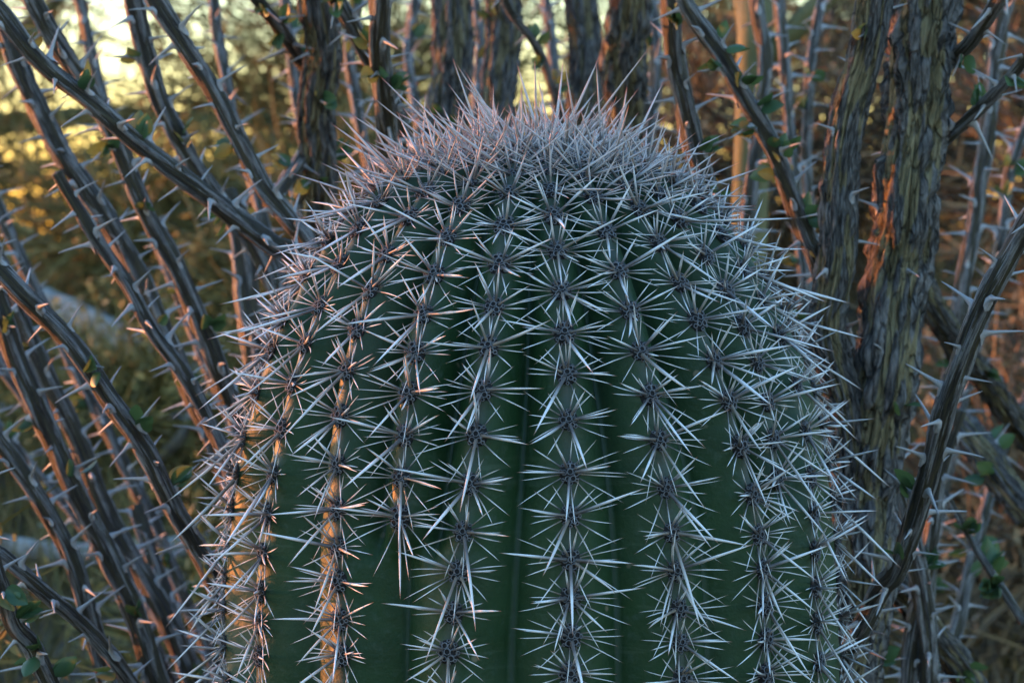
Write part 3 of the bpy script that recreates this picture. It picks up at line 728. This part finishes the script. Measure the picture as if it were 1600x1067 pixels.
def tree(name, label, cat, x, y, seed, trunk_r, trunk_h, lean, blobs, ntwig, twigL, twigW, nleaf, leafS, mat, bark, group=None):
    r = np.random.default_rng(seed); g = float(terrain(x, y)); root = empty(name, (x, y, g), label, cat, group)
    fork = np.array([lean[0], lean[1], trunk_h]); parts = []
    if trunk_r:
        C = catmull([[0, 0, -0.06], [lean[0] * 0.3, lean[1] * 0.3, trunk_h * 0.5], fork], 10); Q, q, s = resample(C, np.linspace(trunk_r * 1.2, trunk_r, len(C)), 0.05)
        a = np.arange(12); v, f, _ = tube(Q, q, 12, np.array([[0.12 * mnoise.noise((math.cos(k * .52) * 2, math.sin(k * .52) * 2, t * 6 + seed)) for k in a] for t in s]))
        link('trunk', make_mesh('trunk', v, f, bark), root)
    for (c, rad) in blobs:
        c = np.array(c, float); rad = np.array(rad, float)
        C = catmull([fork * 0.9, fork * 0.5 + c * 0.5 + r.normal(0, 0.08, 3), c], 8)
        Q, q, s = resample(C, np.linspace(max(trunk_r, 0.012) * 0.7, 0.008, len(C)), 0.06); v, f, _ = tube(Q, q, 8)
        link('limb', make_mesh('limb', v, f, bark), root)
        # branchlets then twigs growing off them
        nb = max(ntwig // 14, 6); bd = nrm(r.normal(0, 1, (nb, 3)) + np.array([0, 0, 0.25])); bl = r.uniform(0.55, 1.05, nb)
        bp = c + r.normal(0, 0.12, (nb, 3)) * rad; be = bd * rad * bl[:, None]; bL = np.linalg.norm(be, axis=1)
        parts.append(ribbons(bp, be, bL, np.full(nb, twigW * 2.2), r))
        k = r.integers(0, nb, ntwig); t = r.uniform(0.15, 1.0, ntwig)
        tp = bp[k] + be[k] * t[:, None]; td = nrm(be[k]) + r.normal(0, 0.6, (ntwig, 3)) + np.array([0, 0, 0.1]); tl = twigL * r.uniform(0.5, 1.3, ntwig)
        parts.append(ribbons(tp, td, tl, np.full(ntwig, twigW), r))
        if nleaf:
            k2 = r.integers(0, ntwig, nleaf); parts.append(leaflets(tp[k2] + nrm(td)[k2] * (tl[k2] * r.uniform(0.1, 1.05, nleaf))[:, None] + r.normal(0, 0.006, (nleaf, 3)), leafS, r))
    v, f, q = join(parts)
    link('crown', make_mesh('crown', v, f, mat, {'rnd': q}, smooth_sh=False), root)
PVG = 'palo verde trees behind the ocotillo'
tree('palo_verde_tree', 'thin olive green tree with bright sky glowing through its twigs, upper left', 'tree', -1.62, 4.7, 1, 0.05, 0.5, (0.1, 0.0),
     [((0.4, 0, 0.36), (0.8, 0.7, 0.42)), ((1.2, 0.2, 0.50), (0.8, 0.7, 0.5)), ((0.7, 0, 0.9), (1.0, 0.9, 0.6))], 1250, 0.24, 0.0021, 1600, 0.009, M['pv'], M['pvbark'], PVG)
tree('palo_verde_tree', 'olive green tree seen as blur between the upright stems behind the crown', 'tree', 0.15, 5.6, 2, 0.05, 0.5, (0.0, 0.0),
     [((-0.5, 0, 0.5), (0.7, 0.7, 0.45)), ((0.4, 0.2, 0.55), (0.7, 0.7, 0.5)), ((0.0, 0, 1.1), (1.0, 0.9, 0.6))], 1300, 0.24, 0.0022, 2000, 0.010, M['pv'], M['pvbark'], PVG)
tree('palo_verde_tree', 'tree with smooth yellow green trunk blurred between leafy canes and thick trunks', 'tree', 0.25, 1.55, 3, 0.020, 0.9, (0.02, 0.0),
     [((0.1, 0.4, 1.15), (0.5, 0.5, 0.35)), ((-0.1, 0.5, 1.3), (0.5, 0.5, 0.35))], 500, 0.18, 0.002, 1800, 0.008, M['pv'], M['pvbark'], PVG)
tree('palo_verde_tree', 'dense dark tree at the far right edge beyond the thick trunks', 'tree', 1.35, 4.4, 4, 0.05, 0.4, (0.0, 0.0),
     [((-0.35, 0, 0.5), (0.6, 0.7, 0.5)), ((0.3, 0, 0.5), (0.7, 0.7, 0.5)), ((0.0, 0.2, 1.2), (0.9, 0.8, 0.6))], 1500, 0.2, 0.003, 4000, 0.012, M['brush'], M['pvbark'], PVG)
BG = 'low bushes on the bank'
def bush(label, x, y, seed, rad, h, ntwig, nleaf, mat, leafS=0.009):
    tree('desert_bush', label, 'bush', x, y, seed, 0, 0.02, (0, 0), [((0, 0, h * 0.45), (rad, rad * 0.8, h * 0.6)), ((rad * 0.4, 0.1, h * 0.4), (rad * 0.7, rad * 0.7, h * 0.5))],
         ntwig, 0.13, 0.0022, nleaf, leafS, mat, M['dead'], BG)
bush('brown leafy bush filling the lower right corner behind the canes', 0.62, 1.55, 11, 0.30, 0.55, 700, 2200, M['brush'])
bush('brown bush catching orange light behind the right trunks', 0.86, 2.7, 12, 0.42, 0.75, 900, 2600, M['brush'])
bush('olive bush low behind the left canes', -0.62, 2.6, 13, 0.40, 0.30, 900, 2500, M['pv'])
bush('golden olive bush below the bright sky at the left edge', -1.05, 3.4, 14, 0.45, 0.20, 900, 2600, M['pv'])
bush('dim bush between the left canes and the saguaro', -0.25, 3.1, 15, 0.40, 0.32, 900, 2600, M['pv'])
bush('low olive bush behind the lowest left canes', -0.34, 1.75, 17, 0.30, 0.26, 700, 2200, M['pv'])
bush('twiggy olive bush mostly out of view, added at the left edge to shade the lower saguaro', -0.74, 0.27, 18, 0.34, 0.66, 1600, 6000, M['pv'])  # added sun blocker, meant to dapple the saguaro's lower left ribs
bush('dark bush hidden mostly behind the saguaro and right trunk', 0.38, 2.9, 16, 0.40, 0.6, 900, 2600, M['brush'])
bush('small rounded bush on the skyline below the left glow', -1.02, 5.6, 21, 0.34, 0.42, 700, 1800, M['pv'])
bush('wider bush on the skyline between the left canes', -0.42, 6.0, 22, 0.42, 0.55, 700, 1800, M['pv'])
bush('tall golden twiggy bush behind the upper left canes', -0.70, 3.5, 31, 0.50, 0.46, 1300, 900, M['pv'], 0.007)
bush('golden twiggy bush just left of the saguaro', -0.22, 2.9, 32, 0.36, 0.46, 1200, 900, M['pv'], 0.007)
bush('pale brown twiggy bush behind the right edge canes', 0.80, 2.05, 33, 0.36, 0.80, 1500, 900, M['brush'], 0.007)
# dry grass over the bank
r = np.random.default_rng(5); n = 52000
gx_ = r.uniform(-2.6, 2.6, n); gy_ = 0.8 + 5.0 * r.random(n) ** 1.1
tuft = np.array([mnoise.noise((x * 2.3, y * 2.3, 0.3)) for x, y in zip(gx_, gy_)]); keep = tuft > -0.15; gx_, gy_ = gx_[keep], gy_[keep]; n = len(gx_)
P = np.stack([gx_, gy_, terrain(gx_, gy_) - 0.01], -1)
v, f, q = ribbons(P, r.normal(0, 0.35, (n, 3)) * np.array([1, 1, 0.2]) + np.array([0, 0, 1.0]), r.uniform(0.08, 0.24, n), np.full(n, 0.0018), r)
tag(link('dry_grass', make_mesh('dry_grass', v, f, M['grass'], {'rnd': q}, smooth_sh=False)), 'dry golden grass covering the bank behind the ocotillo', 'grass', kind='stuff')
# fallen branches lying on the bank
def log(label, path, w, seed, mat, lift=0.0):
    P = np.array([ground_at(*p, lift) for p in path]); P[:, 2] = terrain(P[:, 0], P[:, 1])
    Rd = np.array([w * PXM * np.linalg.norm(p - CPOS) / 2 for p in P]); P[:, 2] += lift
    C = catmull(np.hstack([P, Rd[:, None]]), 12); Q, q, s = resample(C[:, :3], C[:, 3], 0.012); a = np.arange(18)
    dsp = np.array([[0.18 * mnoise.noise((math.cos(k * .349) * 2, math.sin(k * .349) * 2, t * 14 + seed)) for k in a] for t in s])
    v, f, _ = tube(Q, q, 18, dsp); c = v.mean(0)
    o = link('fallen_branch', make_mesh('fallen_branch', v - c, f, mat)); o.location = c
    tag(o, label, 'branch', 'fallen branches on the bank')
log('pale grey fallen branch lying behind the left canes', [(70, 470), (180, 522), (260, 565), (350, 615)], 42, 1, M['dead'], 0.17)
log('thin dark fallen branch lying level below the pale one', [(-30, 648), (100, 614), (190, 618), (290, 602)], 15, 2, M['dead'], 0.15)
log('dim fallen branch lying low behind the lower left canes', [(-20, 850), (120, 868), (230, 862), (330, 850)], 34, 3, M['dead'], 0.10)
